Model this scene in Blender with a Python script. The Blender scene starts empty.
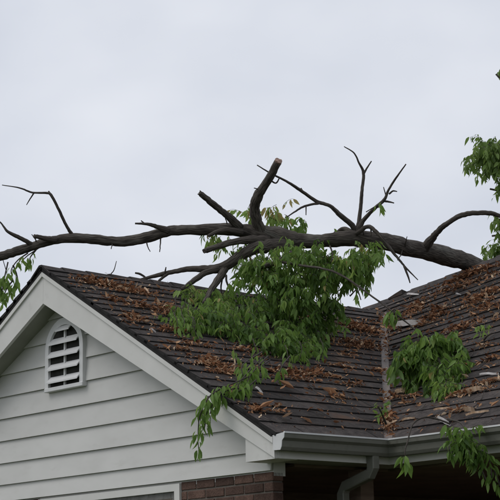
import bpy, math, random
import numpy as np
from mathutils import Vector, Matrix

random.seed(7); rng = np.random.default_rng(7)
scene = bpy.context.scene
COL = scene.collection
R = math.radians

# ------------------------------------------------------------------ camera
GROUND = -2.8                      # eave level of the house is z = 0
FPX = 1790.17                      # focal length in photo pixels (500 px wide)
CAM = Vector((8.67389, -7.38384, -1.19921))
FW = Vector((-0.75292661, 0.62539746, 0.2048891))
RT = Vector((0.6363309, 0.77125507, -0.01576704))
UP = Vector((0.16788243, -0.11850584, 0.97865819))
cam_d = bpy.data.cameras.new('camera'); cam = bpy.data.objects.new('camera', cam_d); COL.objects.link(cam)
cam_d.sensor_width = 36; cam_d.lens = FPX / 500 * 36; cam_d.clip_start = 0.1; cam_d.clip_end = 2000
cam.matrix_world = Matrix(((RT.x, UP.x, -FW.x, CAM.x), (RT.y, UP.y, -FW.y, CAM.y), (RT.z, UP.z, -FW.z, CAM.z), (0, 0, 0, 1)))
scene.camera = cam

# ------------------------------------------------------------------ world, sun, exposure
SUN_EL, SUN_AZ = 52, 215           # overcast: the sun only a broad glow from the front left
world = bpy.data.worlds.new('World'); scene.world = world; world.use_nodes = True
wn = world.node_tree; wn.nodes.clear()
def N(nt, t, **kw):
    n = nt.nodes.new(t)
    for k, v in kw.items(): setattr(n, k, v)
    return n
sky = N(wn, 'ShaderNodeTexSky', sky_type='NISHITA', sun_disc=False)
sky.sun_elevation = R(SUN_EL); sky.sun_rotation = R(SUN_AZ); sky.air_density = 1.0; sky.dust_density = 3.0
tc = N(wn, 'ShaderNodeTexCoord')
mp = N(wn, 'ShaderNodeMapping'); mp.inputs['Scale'].default_value = (1.0, 1.0, 1.7)
nz = N(wn, 'ShaderNodeTexNoise'); nz.inputs['Scale'].default_value = 7.5; nz.inputs['Detail'].default_value = 5; nz.inputs['Roughness'].default_value = .38
cr = N(wn, 'ShaderNodeValToRGB')
cr.color_ramp.elements[0].position = .28; cr.color_ramp.elements[0].color = (.62, .66, .75, 1)
cr.color_ramp.elements[1].position = .7; cr.color_ramp.elements[1].color = (.84, .865, .925, 1)
mul = N(wn, 'ShaderNodeVectorMath', operation='SCALE'); mul.inputs['Scale'].default_value = 10.0
mix = N(wn, 'ShaderNodeMixRGB'); mix.inputs['Fac'].default_value = .93
bg = N(wn, 'ShaderNodeBackground'); bg.inputs['Strength'].default_value = .1
out = N(wn, 'ShaderNodeOutputWorld')
L = wn.links.new
L(tc.outputs['Generated'], mp.inputs['Vector']); L(mp.outputs[0], nz.inputs['Vector']); L(nz.outputs['Fac'], cr.inputs[0])
L(cr.outputs[0], mul.inputs[0]); L(sky.outputs[0], mix.inputs[1]); L(mul.outputs[0], mix.inputs[2])
L(mix.outputs[0], bg.inputs['Color']); L(bg.outputs[0], out.inputs['Surface'])
sd = bpy.data.lights.new('sun', 'SUN'); sd.energy = 1.0; sd.angle = R(35); sd.color = (1, .97, .93)
sun = bpy.data.objects.new('sun', sd); COL.objects.link(sun)
az = R(SUN_AZ); sdir = Vector((math.sin(az) * math.cos(R(SUN_EL)), math.cos(az) * math.cos(R(SUN_EL)), math.sin(R(SUN_EL))))
sun.rotation_euler = sdir.to_track_quat('Z', 'Y').to_euler(); sun.location = (0, 0, 20)
vs = scene.view_settings; vs.view_transform = 'Standard'; vs.look = 'None'; vs.exposure = 0; vs.gamma = 1; vs.use_curve_mapping = False

# ------------------------------------------------------------------ helpers
W0 = {}                             # world location of every object's origin
def link(o, parent=None, loc=Vector((0, 0, 0))):
    COL.objects.link(o); loc = Vector(loc); W0[o.name] = loc
    if parent is not None:
        o.parent = parent; o.location = loc - W0[parent.name]
    else: o.location = loc
    return o
def tag(o, label=None, cat=None, group=None, kind=None):
    if label: o['label'] = label
    if cat: o['category'] = cat
    if group: o['group'] = group
    if kind: o['kind'] = kind
    return o
def empty(name, loc):
    o = bpy.data.objects.new(name, None); o.empty_display_size = .1; return link(o, None, loc)
def mesh(name, verts, faces, mats, mi=None, smooth=False, uv=None, tint=None):
    me = bpy.data.meshes.new(name); me.from_pydata([tuple(v) for v in verts], [], faces)
    for m in (mats if isinstance(mats, (list, tuple)) else [mats]): me.materials.append(m)
    if mi is not None: me.polygons.foreach_set('material_index', mi)
    if smooth: me.polygons.foreach_set('use_smooth', [True] * len(me.polygons))
    if uv is not None:
        l = me.uv_layers.new(name='UVMap')
        idx = np.empty(len(me.loops), dtype=np.int32); me.loops.foreach_get('vertex_index', idx)
        l.data.foreach_set('uv', np.asarray(uv, dtype=np.float32)[idx].ravel())
    if tint is not None:
        a = me.attributes.new('tint', 'FLOAT', 'POINT'); a.data.foreach_set('value', np.asarray(tint, dtype=np.float32))
    me.update(); return me
def obj(name, verts, faces, mats, parent=None, mi=None, smooth=False, centre=True, uv=None, tint=None):
    V = np.asarray([tuple(v) for v in verts], dtype=float)
    c = (V.min(0) + V.max(0)) / 2 if centre else np.zeros(3)
    o = bpy.data.objects.new(name, mesh(name, V - c, faces, mats, mi, smooth, uv, tint))
    return link(o, parent, c)
class MB:
    def __init__(s): s.v = []; s.f = []; s.m = []
    def add(s, v, f, m=0):
        b = len(s.v); s.v += [tuple(x) for x in v]; s.f += [[i + b for i in q] for q in f]; s.m += [m] * len(f)
    def box(s, a, b, m=0):
        (x0, y0, z0), (x1, y1, z1) = a, b
        s.add([(x0, y0, z0), (x1, y0, z0), (x1, y1, z0), (x0, y1, z0), (x0, y0, z1), (x1, y0, z1), (x1, y1, z1), (x0, y1, z1)],
              [[0, 3, 2, 1], [4, 5, 6, 7], [0, 1, 5, 4], [1, 2, 6, 5], [2, 3, 7, 6], [3, 0, 4, 7]], m)
    def prism(s, poly, off, m=0):   # poly: list of points (CCW seen from -off side), off: extrusion vector
        n = len(poly); off = Vector(off); P = [Vector(p) for p in poly]
        s.add(P + [p + off for p in P], [list(range(n))] + [list(range(2 * n - 1, n - 1, -1))] +
              [[(i + 1) % n, i, n + i, n + (i + 1) % n] for i in range(n)], m)
    def build(s, name, mats, parent=None, bevel=0, smooth=False):
        o = obj(name, s.v, s.f, mats, parent, s.m, smooth)
        import bmesh
        bm = bmesh.new(); bm.from_mesh(o.data); bmesh.ops.recalc_face_normals(bm, faces=bm.faces)
        if bevel: bmesh.ops.bevel(bm, geom=list(bm.edges), offset=bevel, segments=1, affect='EDGES')
        bm.to_mesh(o.data); bm.free(); return o
def boxo(name, a, b, m, parent=None, bevel=0):
    k = MB(); k.box([min(p, q) for p, q in zip(a, b)], [max(p, q) for p, q in zip(a, b)]); return k.build(name, m, parent, bevel)

def at(px, py, d): return CAM + (FW + RT * ((px - 250) / FPX) - UP * ((py - 250) / FPX)) * d
def PX(d): return d / FPX           # metres covered by one photo pixel at depth d

# ------------------------------------------------------------------ materials
def mat(name, c1, c2=None, scale=6, rough=.7, bump=0, bscale=40, detail=6, rand=0, spec=.3, stretch=(1, 1, 1), coord='Object', fine=0, dirt=None, dirt_scale=2, dirt_pos=(.5, .75)):
    m = bpy.data.materials.new(name); m.use_nodes = True; nt = m.node_tree; b = nt.nodes['Principled BSDF']; L = nt.links.new
    b.inputs['Roughness'].default_value = rough; b.inputs['Specular IOR Level'].default_value = spec
    c2 = c2 or c1
    if coord == 'World':
        g = N(nt, 'ShaderNodeNewGeometry'); src = g.outputs['Position']
    else:
        t = N(nt, 'ShaderNodeTexCoord'); src = t.outputs[coord]
    mp = N(nt, 'ShaderNodeMapping'); mp.inputs['Scale'].default_value = stretch; L(src, mp.inputs['Vector'])
    n = N(nt, 'ShaderNodeTexNoise'); n.inputs['Scale'].default_value = scale; n.inputs['Detail'].default_value = detail; L(mp.outputs[0], n.inputs['Vector'])
    r = N(nt, 'ShaderNodeValToRGB'); r.color_ramp.elements[0].position = .32; r.color_ramp.elements[1].position = .68
    r.color_ramp.elements[0].color = (*c1, 1); r.color_ramp.elements[1].color = (*c2, 1); L(n.outputs['Fac'], r.inputs[0])
    colr = r.outputs[0]
    if fine:
        n3 = N(nt, 'ShaderNodeTexNoise'); n3.inputs['Scale'].default_value = bscale; n3.inputs['Detail'].default_value = 2; L(mp.outputs[0], n3.inputs['Vector'])
        mr = N(nt, 'ShaderNodeMapRange'); mr.inputs[1].default_value = .25; mr.inputs[2].default_value = .75; mr.inputs[3].default_value = 1 - fine; mr.inputs[4].default_value = 1 + fine
        L(n3.outputs['Fac'], mr.inputs[0]); v = N(nt, 'ShaderNodeVectorMath', operation='SCALE'); L(colr, v.inputs[0]); L(mr.outputs[0], v.inputs['Scale']); colr = v.outputs[0]
    if dirt:
        n4 = N(nt, 'ShaderNodeTexNoise'); n4.inputs['Scale'].default_value = dirt_scale; n4.inputs['Detail'].default_value = 8; n4.inputs['Roughness'].default_value = .65; L(mp.outputs[0], n4.inputs['Vector'])
        r4 = N(nt, 'ShaderNodeValToRGB'); r4.color_ramp.elements[0].position = dirt_pos[0]; r4.color_ramp.elements[1].position = dirt_pos[1]
        r4.color_ramp.elements[0].color = (0, 0, 0, 1); r4.color_ramp.elements[1].color = (1, 1, 1, 1); L(n4.outputs['Fac'], r4.inputs[0])
        mx = N(nt, 'ShaderNodeMixRGB'); L(r4.outputs[0], mx.inputs[0]); L(colr, mx.inputs[1]); mx.inputs[2].default_value = (*dirt, 1); colr = mx.outputs[0]
    if rand:
        oi = N(nt, 'ShaderNodeObjectInfo'); mr = N(nt, 'ShaderNodeMapRange'); mr.inputs[3].default_value = 1 - rand; mr.inputs[4].default_value = 1 + rand
        L(oi.outputs['Random'], mr.inputs[0]); v = N(nt, 'ShaderNodeVectorMath', operation='SCALE'); L(colr, v.inputs[0]); L(mr.outputs[0], v.inputs['Scale']); colr = v.outputs[0]
    L(colr, b.inputs['Base Color'])
    if bump:
        n2 = N(nt, 'ShaderNodeTexNoise'); n2.inputs['Scale'].default_value = bscale; n2.inputs['Detail'].default_value = 4; L(mp.outputs[0], n2.inputs['Vector'])
        bp = N(nt, 'ShaderNodeBump'); bp.inputs['Strength'].default_value = bump; bp.inputs['Distance'].default_value = .01; L(n2.outputs['Fac'], bp.inputs['Height']); L(bp.outputs[0], b.inputs['Normal'])
    return m
def tintmat(name, ramp, rough=.6, trans=0, spec=.3, bump=.3):
    m = bpy.data.materials.new(name); m.use_nodes = True; nt = m.node_tree; b = nt.nodes['Principled BSDF']; L = nt.links.new
    b.inputs['Roughness'].default_value = rough; b.inputs['Specular IOR Level'].default_value = spec
    a = N(nt, 'ShaderNodeAttribute', attribute_name='tint'); r = N(nt, 'ShaderNodeValToRGB')
    while len(r.color_ramp.elements) < len(ramp): r.color_ramp.elements.new(.5)
    for e, (p, c) in zip(r.color_ramp.elements, ramp): e.position = p; e.color = (*c, 1)
    L(a.outputs['Fac'], r.inputs[0]); L(r.outputs[0], b.inputs['Base Color'])
    if trans:
        tr = N(nt, 'ShaderNodeBsdfTranslucent'); hs = N(nt, 'ShaderNodeHueSaturation'); hs.inputs['Value'].default_value = 1.5; hs.inputs['Hue'].default_value = .485
        L(r.outputs[0], hs.inputs['Color']); L(hs.outputs[0], tr.inputs['Color'])
        mx = N(nt, 'ShaderNodeMixShader'); mx.inputs[0].default_value = trans; L(b.outputs[0], mx.inputs[1]); L(tr.outputs[0], mx.inputs[2])
        L(mx.outputs[0], nt.nodes['Material Output'].inputs['Surface'])
    return m
M = {}
M['siding'] = mat('siding_paint', (.56, .553, .525), (.61, .603, .575), 3, .55, .08, 120, dirt=(.51, .50, .465), dirt_scale=4.5, dirt_pos=(.56, .85), rand=.03, coord='World', stretch=(1, 1, 2.5))
M['trim'] = mat('trim_paint', (.60, .59, .555), (.66, .65, .615), 4, .5, .06, 90, dirt=(.50, .49, .45), dirt_scale=5, dirt_pos=(.58, .85), coord='World')
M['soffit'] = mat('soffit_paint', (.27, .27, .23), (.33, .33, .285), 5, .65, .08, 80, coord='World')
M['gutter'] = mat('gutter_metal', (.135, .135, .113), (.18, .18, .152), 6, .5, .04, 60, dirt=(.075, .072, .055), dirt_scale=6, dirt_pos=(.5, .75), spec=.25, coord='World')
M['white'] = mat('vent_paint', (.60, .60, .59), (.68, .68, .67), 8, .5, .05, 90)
M['dark'] = mat('vent_shade', (.03, .03, .028), (.05, .05, .046), 8, .9, spec=0)
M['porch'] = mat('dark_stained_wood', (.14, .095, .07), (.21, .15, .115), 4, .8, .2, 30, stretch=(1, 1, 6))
M['shingle'] = mat('shingle_granules', (.033, .028, .0265), (.068, .058, .053), 22, .9, .7, 190, rand=.38, fine=.55, spec=.25, dirt=(.085, .052, .036), dirt_scale=3.2, dirt_pos=(.54, .74), coord='World')
M['asphalt'] = mat('asphalt_edge_shade', (.013, .012, .012), (.024, .022, .021), 20, .9)  # black cut asphalt, also painting in the shadow line below each course
M['flash'] = mat('valley_metal', (.13, .108, .097), (.20, .172, .155), 10, .6, .2, 60, dirt=(.13, .085, .06), dirt_scale=9, dirt_pos=(.5, .75), spec=.4)
M['brick'] = mat('brick_clay', (.075, .043, .032), (.125, .074, .056), 12, .9, .5, 90, rand=.3, fine=.25, coord='World')
M['mortar'] = mat('mortar', (.10, .085, .072), (.15, .13, .11), 20, .95, .4, 120, coord='World')
M['lawn'] = mat('lawn_soil', (.035, .055, .018), (.06, .075, .03), 3, .95, .5, 30, coord='World')
M['bark'] = mat('bark', (.034, .028, .023), (.10, .086, .072), 1, .9, 1.0, 1, stretch=(95, 11, 1), coord='UV', dirt=(.15, .145, .125), dirt_scale=.25, dirt_pos=(.52, .75), fine=.3)
M['twig'] = mat('twig_bark', (.035, .03, .025), (.075, .063, .052), 25, .85, .3, 80)
M['cut'] = mat('cut_wood', (.20, .13, .10), (.36, .25, .20), 30, .8, .4, 90)
M['leaf'] = tintmat('green_leaf', [(0, (.050, .10, .020)), (.4, (.120, .22, .042)), (.78, (.20, .32, .075)), (.97, (.26, .35, .10)), (1, (.33, .28, .10))], .5, .42, .3)
M['treeleaf'] = tintmat('tree_leaf', [(0, (.07, .12, .026)), (.5, (.14, .23, .05)), (1, (.22, .32, .08))], .5, .42, .35)
M['dead'] = tintmat('dead_leaf', [(0, (.05, .024, .013)), (.3, (.15, .068, .032)), (.6, (.29, .14, .068)), (.85, (.44, .26, .14)), (1, (.58, .44, .30))], .75, .12, .2)
M['chip'] = mat('torn_wood', (.30, .19, .11), (.50, .37, .26), 14, .8, .4, 60, stretch=(1, 6, 1), rand=.2)
M['pale'] = mat('pale_bark', (.5, .47, .45), (.66, .63, .62), 14, .75, .3, 60, rand=.1)
gl = bpy.data.materials.new('window_glass'); gl.use_nodes = True; gb = gl.node_tree.nodes['Principled BSDF']
gb.inputs['Base Color'].default_value = (.02, .022, .024, 1); gb.inputs['Roughness'].default_value = .06; gb.inputs['Specular IOR Level'].default_value = .6; M['glass'] = gl

# ------------------------------------------------------------------ ground
g = MB(); g.prism([(-300, -300, GROUND - .3), (300, -300, GROUND - .3), (300, 300, GROUND - .3), (-300, 300, GROUND - .3)], (0, 0, .3))
tag(g.build('ground', M['lawn']), kind='structure')

# ------------------------------------------------------------------ house
Wd, RH, L1, L2, RS, QM = 2.7, 1.513, 3.60, 1.0015, .11, 1.11
XB = -3.45; YR = L2 + (L1 - L2) * QM; YB = 2 * YR - L2; XR = 6.5; YW = .20; XC = -.265      # back eave, right end, gable wall face, brick corner
TA = math.hypot(Wd, RH)
house = empty('brick_house', (-1, 3, GROUND))
tag(house, 'low brick house with pale lap-sided gable and dark shingle roof under the fallen tree', 'house')
def PA(s, q, h=0):                  # right slope of the gabled wing: s along the eave, q from eave to ridge
    n = Vector((RH, 0, Wd)) / TA; return Vector((-Wd * q, s, RH * q)) + n * h
def PB(x, q, h=0):                  # front slope of the long wing
    def p(x, q): return Vector((x, L2 + (L1 - L2) * q, q * RH + RS * q * (x + Wd * q)))
    a = p(x, q)
    if h == 0: return a
    n = (p(x + .01, q) - a).cross(p(x, q + .01) - a).normalized(); return a + n * h
def hitA(px, py):
    d = at(px, py, 1) - CAM; n = Vector((RH, 0, Wd)); t = -(n.dot(CAM)) / n.dot(d); p = CAM + d * t
    return t, p.y, -p.x / Wd
def hitB(px, py):
    d = at(px, py, 1) - CAM
    def fz(t):
        p = CAM + d * t; q = (p.y - L2) / (L1 - L2); return p.z - (q * RH + RS * q * (p.x + Wd * q)), p.x, q
    a, b = 8, 24
    ts = np.linspace(9, 20, 120); prev = None
    for t in ts:
        v = fz(t)[0]
        if prev is not None and prev[1] * v < 0: a, b = prev[0], t; break
        prev = (t, v)
    else: return None
    va = fz(a)[0]
    for _ in range(30):
        m = (a + b) / 2; vm = fz(m)[0]
        if va * vm <= 0: b = m
        else: a, va = m, vm
    _, x, q = fz(a); return a, x, q
def surf(px, py):                   # the roof point seen at a photo pixel: (depth, slope function, s, q) or None
    t, s, q = hitA(px, py)
    if -.02 <= s <= L2 + (L1 - L2) * q and -.02 <= q <= 1.0: return t, PA, s, q
    r = hitB(px, py)
    if r and -.05 <= r[2] <= QM and r[1] >= (-Wd * r[2] if r[2] <= 1 else XB) - .05: return r[0], PB, r[1], r[2]
    return None

def clip(poly, a, b, c):            # keep a*x+b*y<=c
    o = []
    for i in range(len(poly)):
        p, q = poly[i], poly[(i + 1) % len(poly)]; dp = a * p[0] + b * p[1] - c; dq = a * q[0] + b * q[1] - c
        if dp <= 0: o.append(p)
        if dp * dq < 0:
            t = dp / (dp - dq); o.append((p[0] + (q[0] - p[0]) * t, p[1] + (q[1] - p[1]) * t))
    return o
def shingle_geo(k, Pf, poly, q0, q1, hb, sag):
    if len(poly) < 3: return False
    A = 0
    for i in range(len(poly)): A += poly[i][0] * poly[(i + 1) % len(poly)][1] - poly[(i + 1) % len(poly)][0] * poly[i][1]
    if abs(A) < 4e-4: return False
    top = [Pf(s, q, .003 + (hb + sag * (s - poly[0][0])) * max(0, (q1 - q)) / (q1 - q0)) for s, q in poly]
    bot = [Pf(s, q, -.012) for s, q in poly]; n = len(poly)
    k.add(top, [list(range(n))], 0); 
    k.add(top + bot, [[(i + 1) % n, i, n + i, n + (i + 1) % n] for i in range(n)], 1)
    return True
NC = 24; TAB = .34
def QC(c): u = min(1, c / NC); return 1.15 * u - .15 * u * u
slopeA = MB(); slopeA.add([PA(-.015, 0, -.012), PA(L2, 0, -.012), PA(L1, 1, -.012), PA(-.015, 1, -.012), PA(-.015, 0, -.035), PA(L2, 0, -.035), PA(L1, 1, -.035), PA(-.015, 1, -.035)],
           [[0, 1, 2, 3], [7, 6, 5, 4], [0, 4, 5, 1], [3, 2, 6, 7], [0, 3, 7, 4], [1, 5, 6, 2]])
slopeA = slopeA.build('roof_slope', M['asphalt'], house)
tag(slopeA, 'dark shingle slope of the gabled wing running down to the gutter')
kb = MB(); nx = 24
for i in range(nx):                 # long wing front deck, a twisted sheet
    f0, f1 = i / nx, (i + 1) / nx
    def xs(f, q): return -Wd * q + f * (XR + Wd * q)
    for j in range(6):
        q0, q1 = j / 6, (j + 1) / 6
        kb.add([PB(xs(f0, q0), q0, -.014), PB(xs(f1, q0), q0, -.014), PB(xs(f1, q1), q1, -.014), PB(xs(f0, q1), q1, -.014)], [[0, 1, 2, 3]])
for i in range(nx):
    f0, f1 = XB + (XR - XB) * i / nx, XB + (XR - XB) * (i + 1) / nx
    kb.add([PB(f0, 1, -.014), PB(f1, 1, -.014), PB(f1, QM, -.014), PB(f0, QM, -.014)], [[0, 1, 2, 3]])
slopeB = kb.build('roof_slope', M['asphalt'], house); tag(slopeB, 'dark shingle slope of the long wing rising to the ridge under the trunk')
GAP = .045
rest = MB(); cnt = 0
for c in range(NC + 3):
    q0 = QC(c); q1 = min(1, QC(c + 1) + .012)
    if c >= NC: q0 = 1 + (c - NC) * .037; q1 = min(QM, q0 + .049)
    elif c == NC - 1: q1 = 1.008
    if c == 0: q0 = -.012
    off = (c % 2) * TAB * .5 + random.uniform(-.05, .05)
    s = -TAB * 2 + off
    while s < L1 and c < NC:
        w = TAB * random.uniform(.9, 1.1); j = random.uniform(-.0012, .0012)
        poly = [(s + .002, q0 + j), (s + w - .002, q0 + j + random.uniform(-.001, .001)), (s + w - .002, q1), (s + .002, q1)]
        poly = [(a_, min(1, b_)) for a_, b_ in poly]; poly = clip(poly, -1, 0, .02); poly = clip(poly, 1, -(L1 - L2), L2 - GAP)
        k = MB()
        if shingle_geo(k, PA, poly, q0, q1, random.uniform(.0095, .014), random.uniform(-.005, .005)):
            obj('shingle', k.v, k.f, [M['shingle'], M['asphalt']], slopeA, k.m); cnt += 1
        s += w
    s = XB - TAB + off
    while s < XR:
        w = TAB * random.uniform(.9, 1.1); j = random.uniform(-.0012, .0012)
        poly = [(s + .002, q0 + j), (s + w - .002, q0 + j + random.uniform(-.001, .001)), (s + w - .002, q1), (s + .002, q1)]
        poly = clip(poly, 1, 0, XR); poly = clip(poly, -1, -Wd, -GAP) if c < NC else clip(poly, -1, 0, -XB)
        vis = s < 1.2 - 2.1 * q0
        k = MB() if vis else rest
        if shingle_geo(k, PB, poly, q0, q1, random.uniform(.0095, .014), random.uniform(-.005, .005)) and vis:
            obj('shingle', k.v, k.f, [M['shingle'], M['asphalt']], slopeB, k.m); cnt += 1
        s += w
tag(rest.build('shingle_field', [M['shingle'], M['asphalt']], slopeB), kind='stuff')
print('shingles', cnt)
# valley flashing: a shallow metal trough
vf = MB(); nv = 24
for i in range(nv):
    a, b = i / nv, (i + 1) / nv
    rowa = [PA(L2 + (L1 - L2) * a - .11, a, -.006), PA(L2 + (L1 - L2) * a, a, .002), PB(-Wd * a + .11, a, -.006)]
    rowb = [PA(L2 + (L1 - L2) * b - .11, b, -.006), PA(L2 + (L1 - L2) * b, b, .002), PB(-Wd * b + .11, b, -.006)]
    vf.add(rowa + rowb, [[0, 1, 4, 3], [1, 2, 5, 4]])
vfo = vf.build('valley_flashing', M['flash'], house)
# far slopes (seen only as edges from the street)
ls = MB(); ls.add([(-Wd, -.015, RH), (-Wd, L1, RH), (-2 * Wd, YB, 0), (-2 * Wd, -.015, 0), (-Wd, -.015, RH - .04), (-Wd, L1, RH - .04), (-2 * Wd, YB, -.04), (-2 * Wd, -.015, -.04)],
       [[0, 1, 2, 3], [7, 6, 5, 4], [0, 3, 7, 4], [3, 2, 6, 7], [2, 1, 5, 6]])
slopeC = ls.build('roof_slope', [M['asphalt']], house)
lr = MB()
def PC(s, q, h=0): return Vector((-2 * Wd + Wd * q, s, RH * q)) + Vector((-RH, 0, Wd)) / TA * h
for c in range(NC):
    q0, q1 = (QC(c) if c else -.012), min(1, QC(c + 1) + .012); s = -.02
    while s < YB:
        w = TAB * 1.5 * random.uniform(.9, 1.1); s1 = min(s + w - .004, YB - (YB - L1) * q0)
        if s1 - s > .03: shingle_geo(lr, PC, [(s, q0), (s1, q0), (s1, q1), (s, q1)][::-1], q0, q1, random.uniform(.013, .018), 0)
        s += w
tag(lr.build('shingle_field', [M['shingle'], M['asphalt']], slopeC), kind='stuff')
bs = MB(); ra, rb = PB(XB, QM), PB(XR, QM)
bs.add([ra, rb, (XR, YB, 0), (-2 * Wd, YB, 0), (-Wd, L1, RH)], [[0, 1, 2], [0, 2, 3], [0, 3, 4]])
slopeD = bs.build('roof_slope', M['shingle'], house)
# ridge caps, one folded piece after another
def ridge_cap(p0, p1, da, db, hh, lift):
    k = MB(); up = Vector((0, 0, 1))
    def sec(p, h):
        return [p + da * .15 + up * (h - .006), p + da * .02 + up * (h + .012), p + db * .02 + up * (h + .012), p + db * .15 + up * (h - .006)]
    a, b = sec(p0, hh), sec(p1, hh * .25 + lift); lo = [v - up * .018 for v in a] + [v - up * .018 for v in b]
    k.add(a + b, [[0, 1, 5, 4], [1, 2, 6, 5], [2, 3, 7, 6]], 0)
    k.add(a + b + lo, [[1, 0, 8, 9], [2, 1, 9, 10], [3, 2, 10, 11], [4, 5, 13, 12], [5, 6, 14, 13], [6, 7, 15, 14], [0, 4, 12, 8], [7, 3, 11, 15]], 1)
    return k
daA = Vector((Wd, 0, -RH)).normalized(); dbA = Vector((-Wd, 0, -RH)).normalized()
s = -.03
while s < L1 - .02:
    e = min(s + random.uniform(.19, .23), L1)
    k = ridge_cap(Vector((-Wd, s, RH - .003)), Vector((-Wd, e + .03, RH - .003)), daA, dbA, random.uniform(.010, .015), 0); k.build('ridge_cap', [M['shingle'], M['asphalt']], house); s = e
daB = Vector((0, -(L1 - L2), -RH)).normalized(); dbB = Vector((0, L1 - L2, -RH)).normalized()
x = XB
while x < XR:
    e = min(x + random.uniform(.19, .23), XR)
    def rp(x): return PB(x, QM) - Vector((0, 0, .002))
    k = ridge_cap(rp(x), rp(e + .03), daB, dbB, random.uniform(.010, .015), 0); k.build('ridge_cap', [M['shingle'], M['asphalt']], house); x = e
# a torn-up cap on the long ridge
sfl = surf(392, 293)
# gable: rake boards, drip trim, soffits
sl = RH / Wd
def rake_quad(side, x0, x1, t0, t1, y0, y1, tp0=0, tp=.118):   # vertical drop t0..t1 below the roof line between x0 and x1 (right side measured from ridge)
    X = lambda x: -Wd + side * x
    Z = lambda x, t, p=0: RH - x * sl - t + p * x / Wd
    k = MB(); k.prism([(X(x0), y0, Z(x0, t0, tp0)), (X(x1), y0, Z(x1, t0, tp0)), (X(x1), y0, Z(x1, t1, tp)), (X(x0), y0, Z(x0, t1, tp))], (0, y1 - y0, 0)); return k
for side in (1, -1):
    xe = Wd - .006 if side == 1 else Wd + .1
    rake_quad(side, 0 if side == 1 else .0015, xe, .040, .285, .0, .028).build('rake_board', M['trim'], house)
    rake_quad(side, 0 if side == 1 else .0015, xe, .036, .075, -.014, -.001, 0, 0).build('drip_trim', M['trim'], house)
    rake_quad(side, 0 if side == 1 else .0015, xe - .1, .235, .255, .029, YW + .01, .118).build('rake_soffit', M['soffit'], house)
# eave return box at the gutter corner
k = MB(); zb = -.168
k.prism([(-.305, .010, zb), (-.012, .010, zb), (-.012, .010, -.07), (-.305, .010, .06)], (0, YW - .012, 0))
k.build('eave_return', M['trim'], house)
# gable wall: lap boards cut by the rake
def zroof(x, drop=.2): return RH - abs(x + Wd) * sl - drop
WL = -2 * Wd - XC
kw = MB(); kw.prism([(WL, YW + .012, -.25), (XC, YW + .012, -.25), (XC, YW + .012, zroof(XC, .22)), (-Wd, YW + .012, RH - .22), (WL, YW + .012, zroof(WL, .22))], (0, .1, 0))
kw.build('gable_wall', M['siding'], house)
lines = [-.215, -.085] + [.085 + .1765 * i for i in range(9)]
for i in range(len(lines) - 1):
    z0, z1 = lines[i], lines[i + 1] + .012
    def lim(z): return max(0., (RH - .1 - z) / sl)
    h0, h1 = min(lim(z0), Wd + XC), min(lim(z1), Wd + XC)
    h0 = min(h0, -XC * -1 + Wd) if h0 > 0 else 0
    if h0 < .05: break
    k = MB(); yb, yt, th = YW - .016, YW + .004, .012
    xl0, xr0, xl1, xr1 = -Wd - h0, -Wd + h0, -Wd - h1, -Wd + h1
    k.add([(xl0, yb, z0), (xr0, yb, z0), (xr1, yt, z1), (xl1, yt, z1), (xl0, yb + th, z0), (xr0, yb + th, z0), (xr1, yt + th, z1), (xl1, yt + th, z1)],
          [[0, 1, 2, 3], [7, 6, 5, 4], [1, 0, 4, 5], [2, 1, 5, 6], [3, 2, 6, 7], [0, 3, 7, 4]])
    k.build('siding_board', M['siding'], house)
# louvred vent
vent = MB(); VX, VZ0, VS, VW, VR = -2.655, .595, .895, .258, .235
def arch(w, zs, rise, n=18): return [(VX + w * math.cos(math.pi * i / n), zs + rise * math.sin(math.pi * i / n)) for i in range(n + 1)]
def ring(k, outer, inner, y0, y1):
    n = len(outer); vv = [(x, y0, z) for x, z in outer] + [(x, y0, z) for x, z in inner] + [(x, y1, z) for x, z in outer] + [(x, y1, z) for x, z in inner]
    fs = []
    for i in range(n - 1): fs += [[i, i + 1, n + i + 1, n + i], [2 * n + i + 1, 2 * n + i, i, i + 1][::-1], [n + i, n + i + 1, 3 * n + i + 1, 3 * n + i][::-1], [2 * n + i, 2 * n + i + 1, 3 * n + i + 1, 3 * n + i][::-1]]
    k.add(vv, fs)
o_ = [(VX + VW, VZ0)] + arch(VW, VS, VR) + [(VX - VW, VZ0)]; i_ = [(VX + VW - .046, VZ0)] + arch(VW - .046, VS - .005, VR - .050) + [(VX - VW + .046, VZ0)]
ring(vent, o_, i_, YW - .040, YW + .01); vf_ = vent.build('vent_frame', M['white'], house)
tag(vf_, 'white arched louvre vent frame high in the gable')
kb2 = MB(); kb2.prism([(x, YW - .0175, z) for x, z in i_], (0, .004, 0)); kb2.build('vent_shade_panel', M['dark'], vf_)  # thin dark panel, paints in the shade behind the slats
boxo('vent_sill', (VX - VW - .003, YW - .046, VZ0 - .020), (VX + VW + .003, YW, VZ0 + .012), M['white'], vf_, .004)
boxo('vent_mullion', (VX - .008, YW - .034, VZ0 + .015), (VX + .008, YW - .019, VS + VR - .07), M['white'], vf_)
for i in range(5):
    z = VZ0 + .045 + i * .098; hw = VW - .048
    if z > VS: hw *= math.sqrt(max(.05, 1 - ((z + .02 - VS) / (VR - .06)) ** 2))
    k = MB(); k.add([(VX - hw, YW - .060, z - .006), (VX + hw, YW - .060, z - .006), (VX + hw, YW - .02, z + .040), (VX - hw, YW - .02, z + .040),
                     (VX - hw, YW - .060, z + .006), (VX + hw, YW - .060, z + .006), (VX + hw, YW - .02, z + .050), (VX - hw, YW - .02, z + .050)],
                    [[0, 1, 2, 3], [7, 6, 5, 4], [1, 0, 4, 5], [2, 1, 5, 6], [3, 2, 6, 7], [0, 3, 7, 4]])
    k.build('vent_slat', M['white'], vf_)
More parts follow.
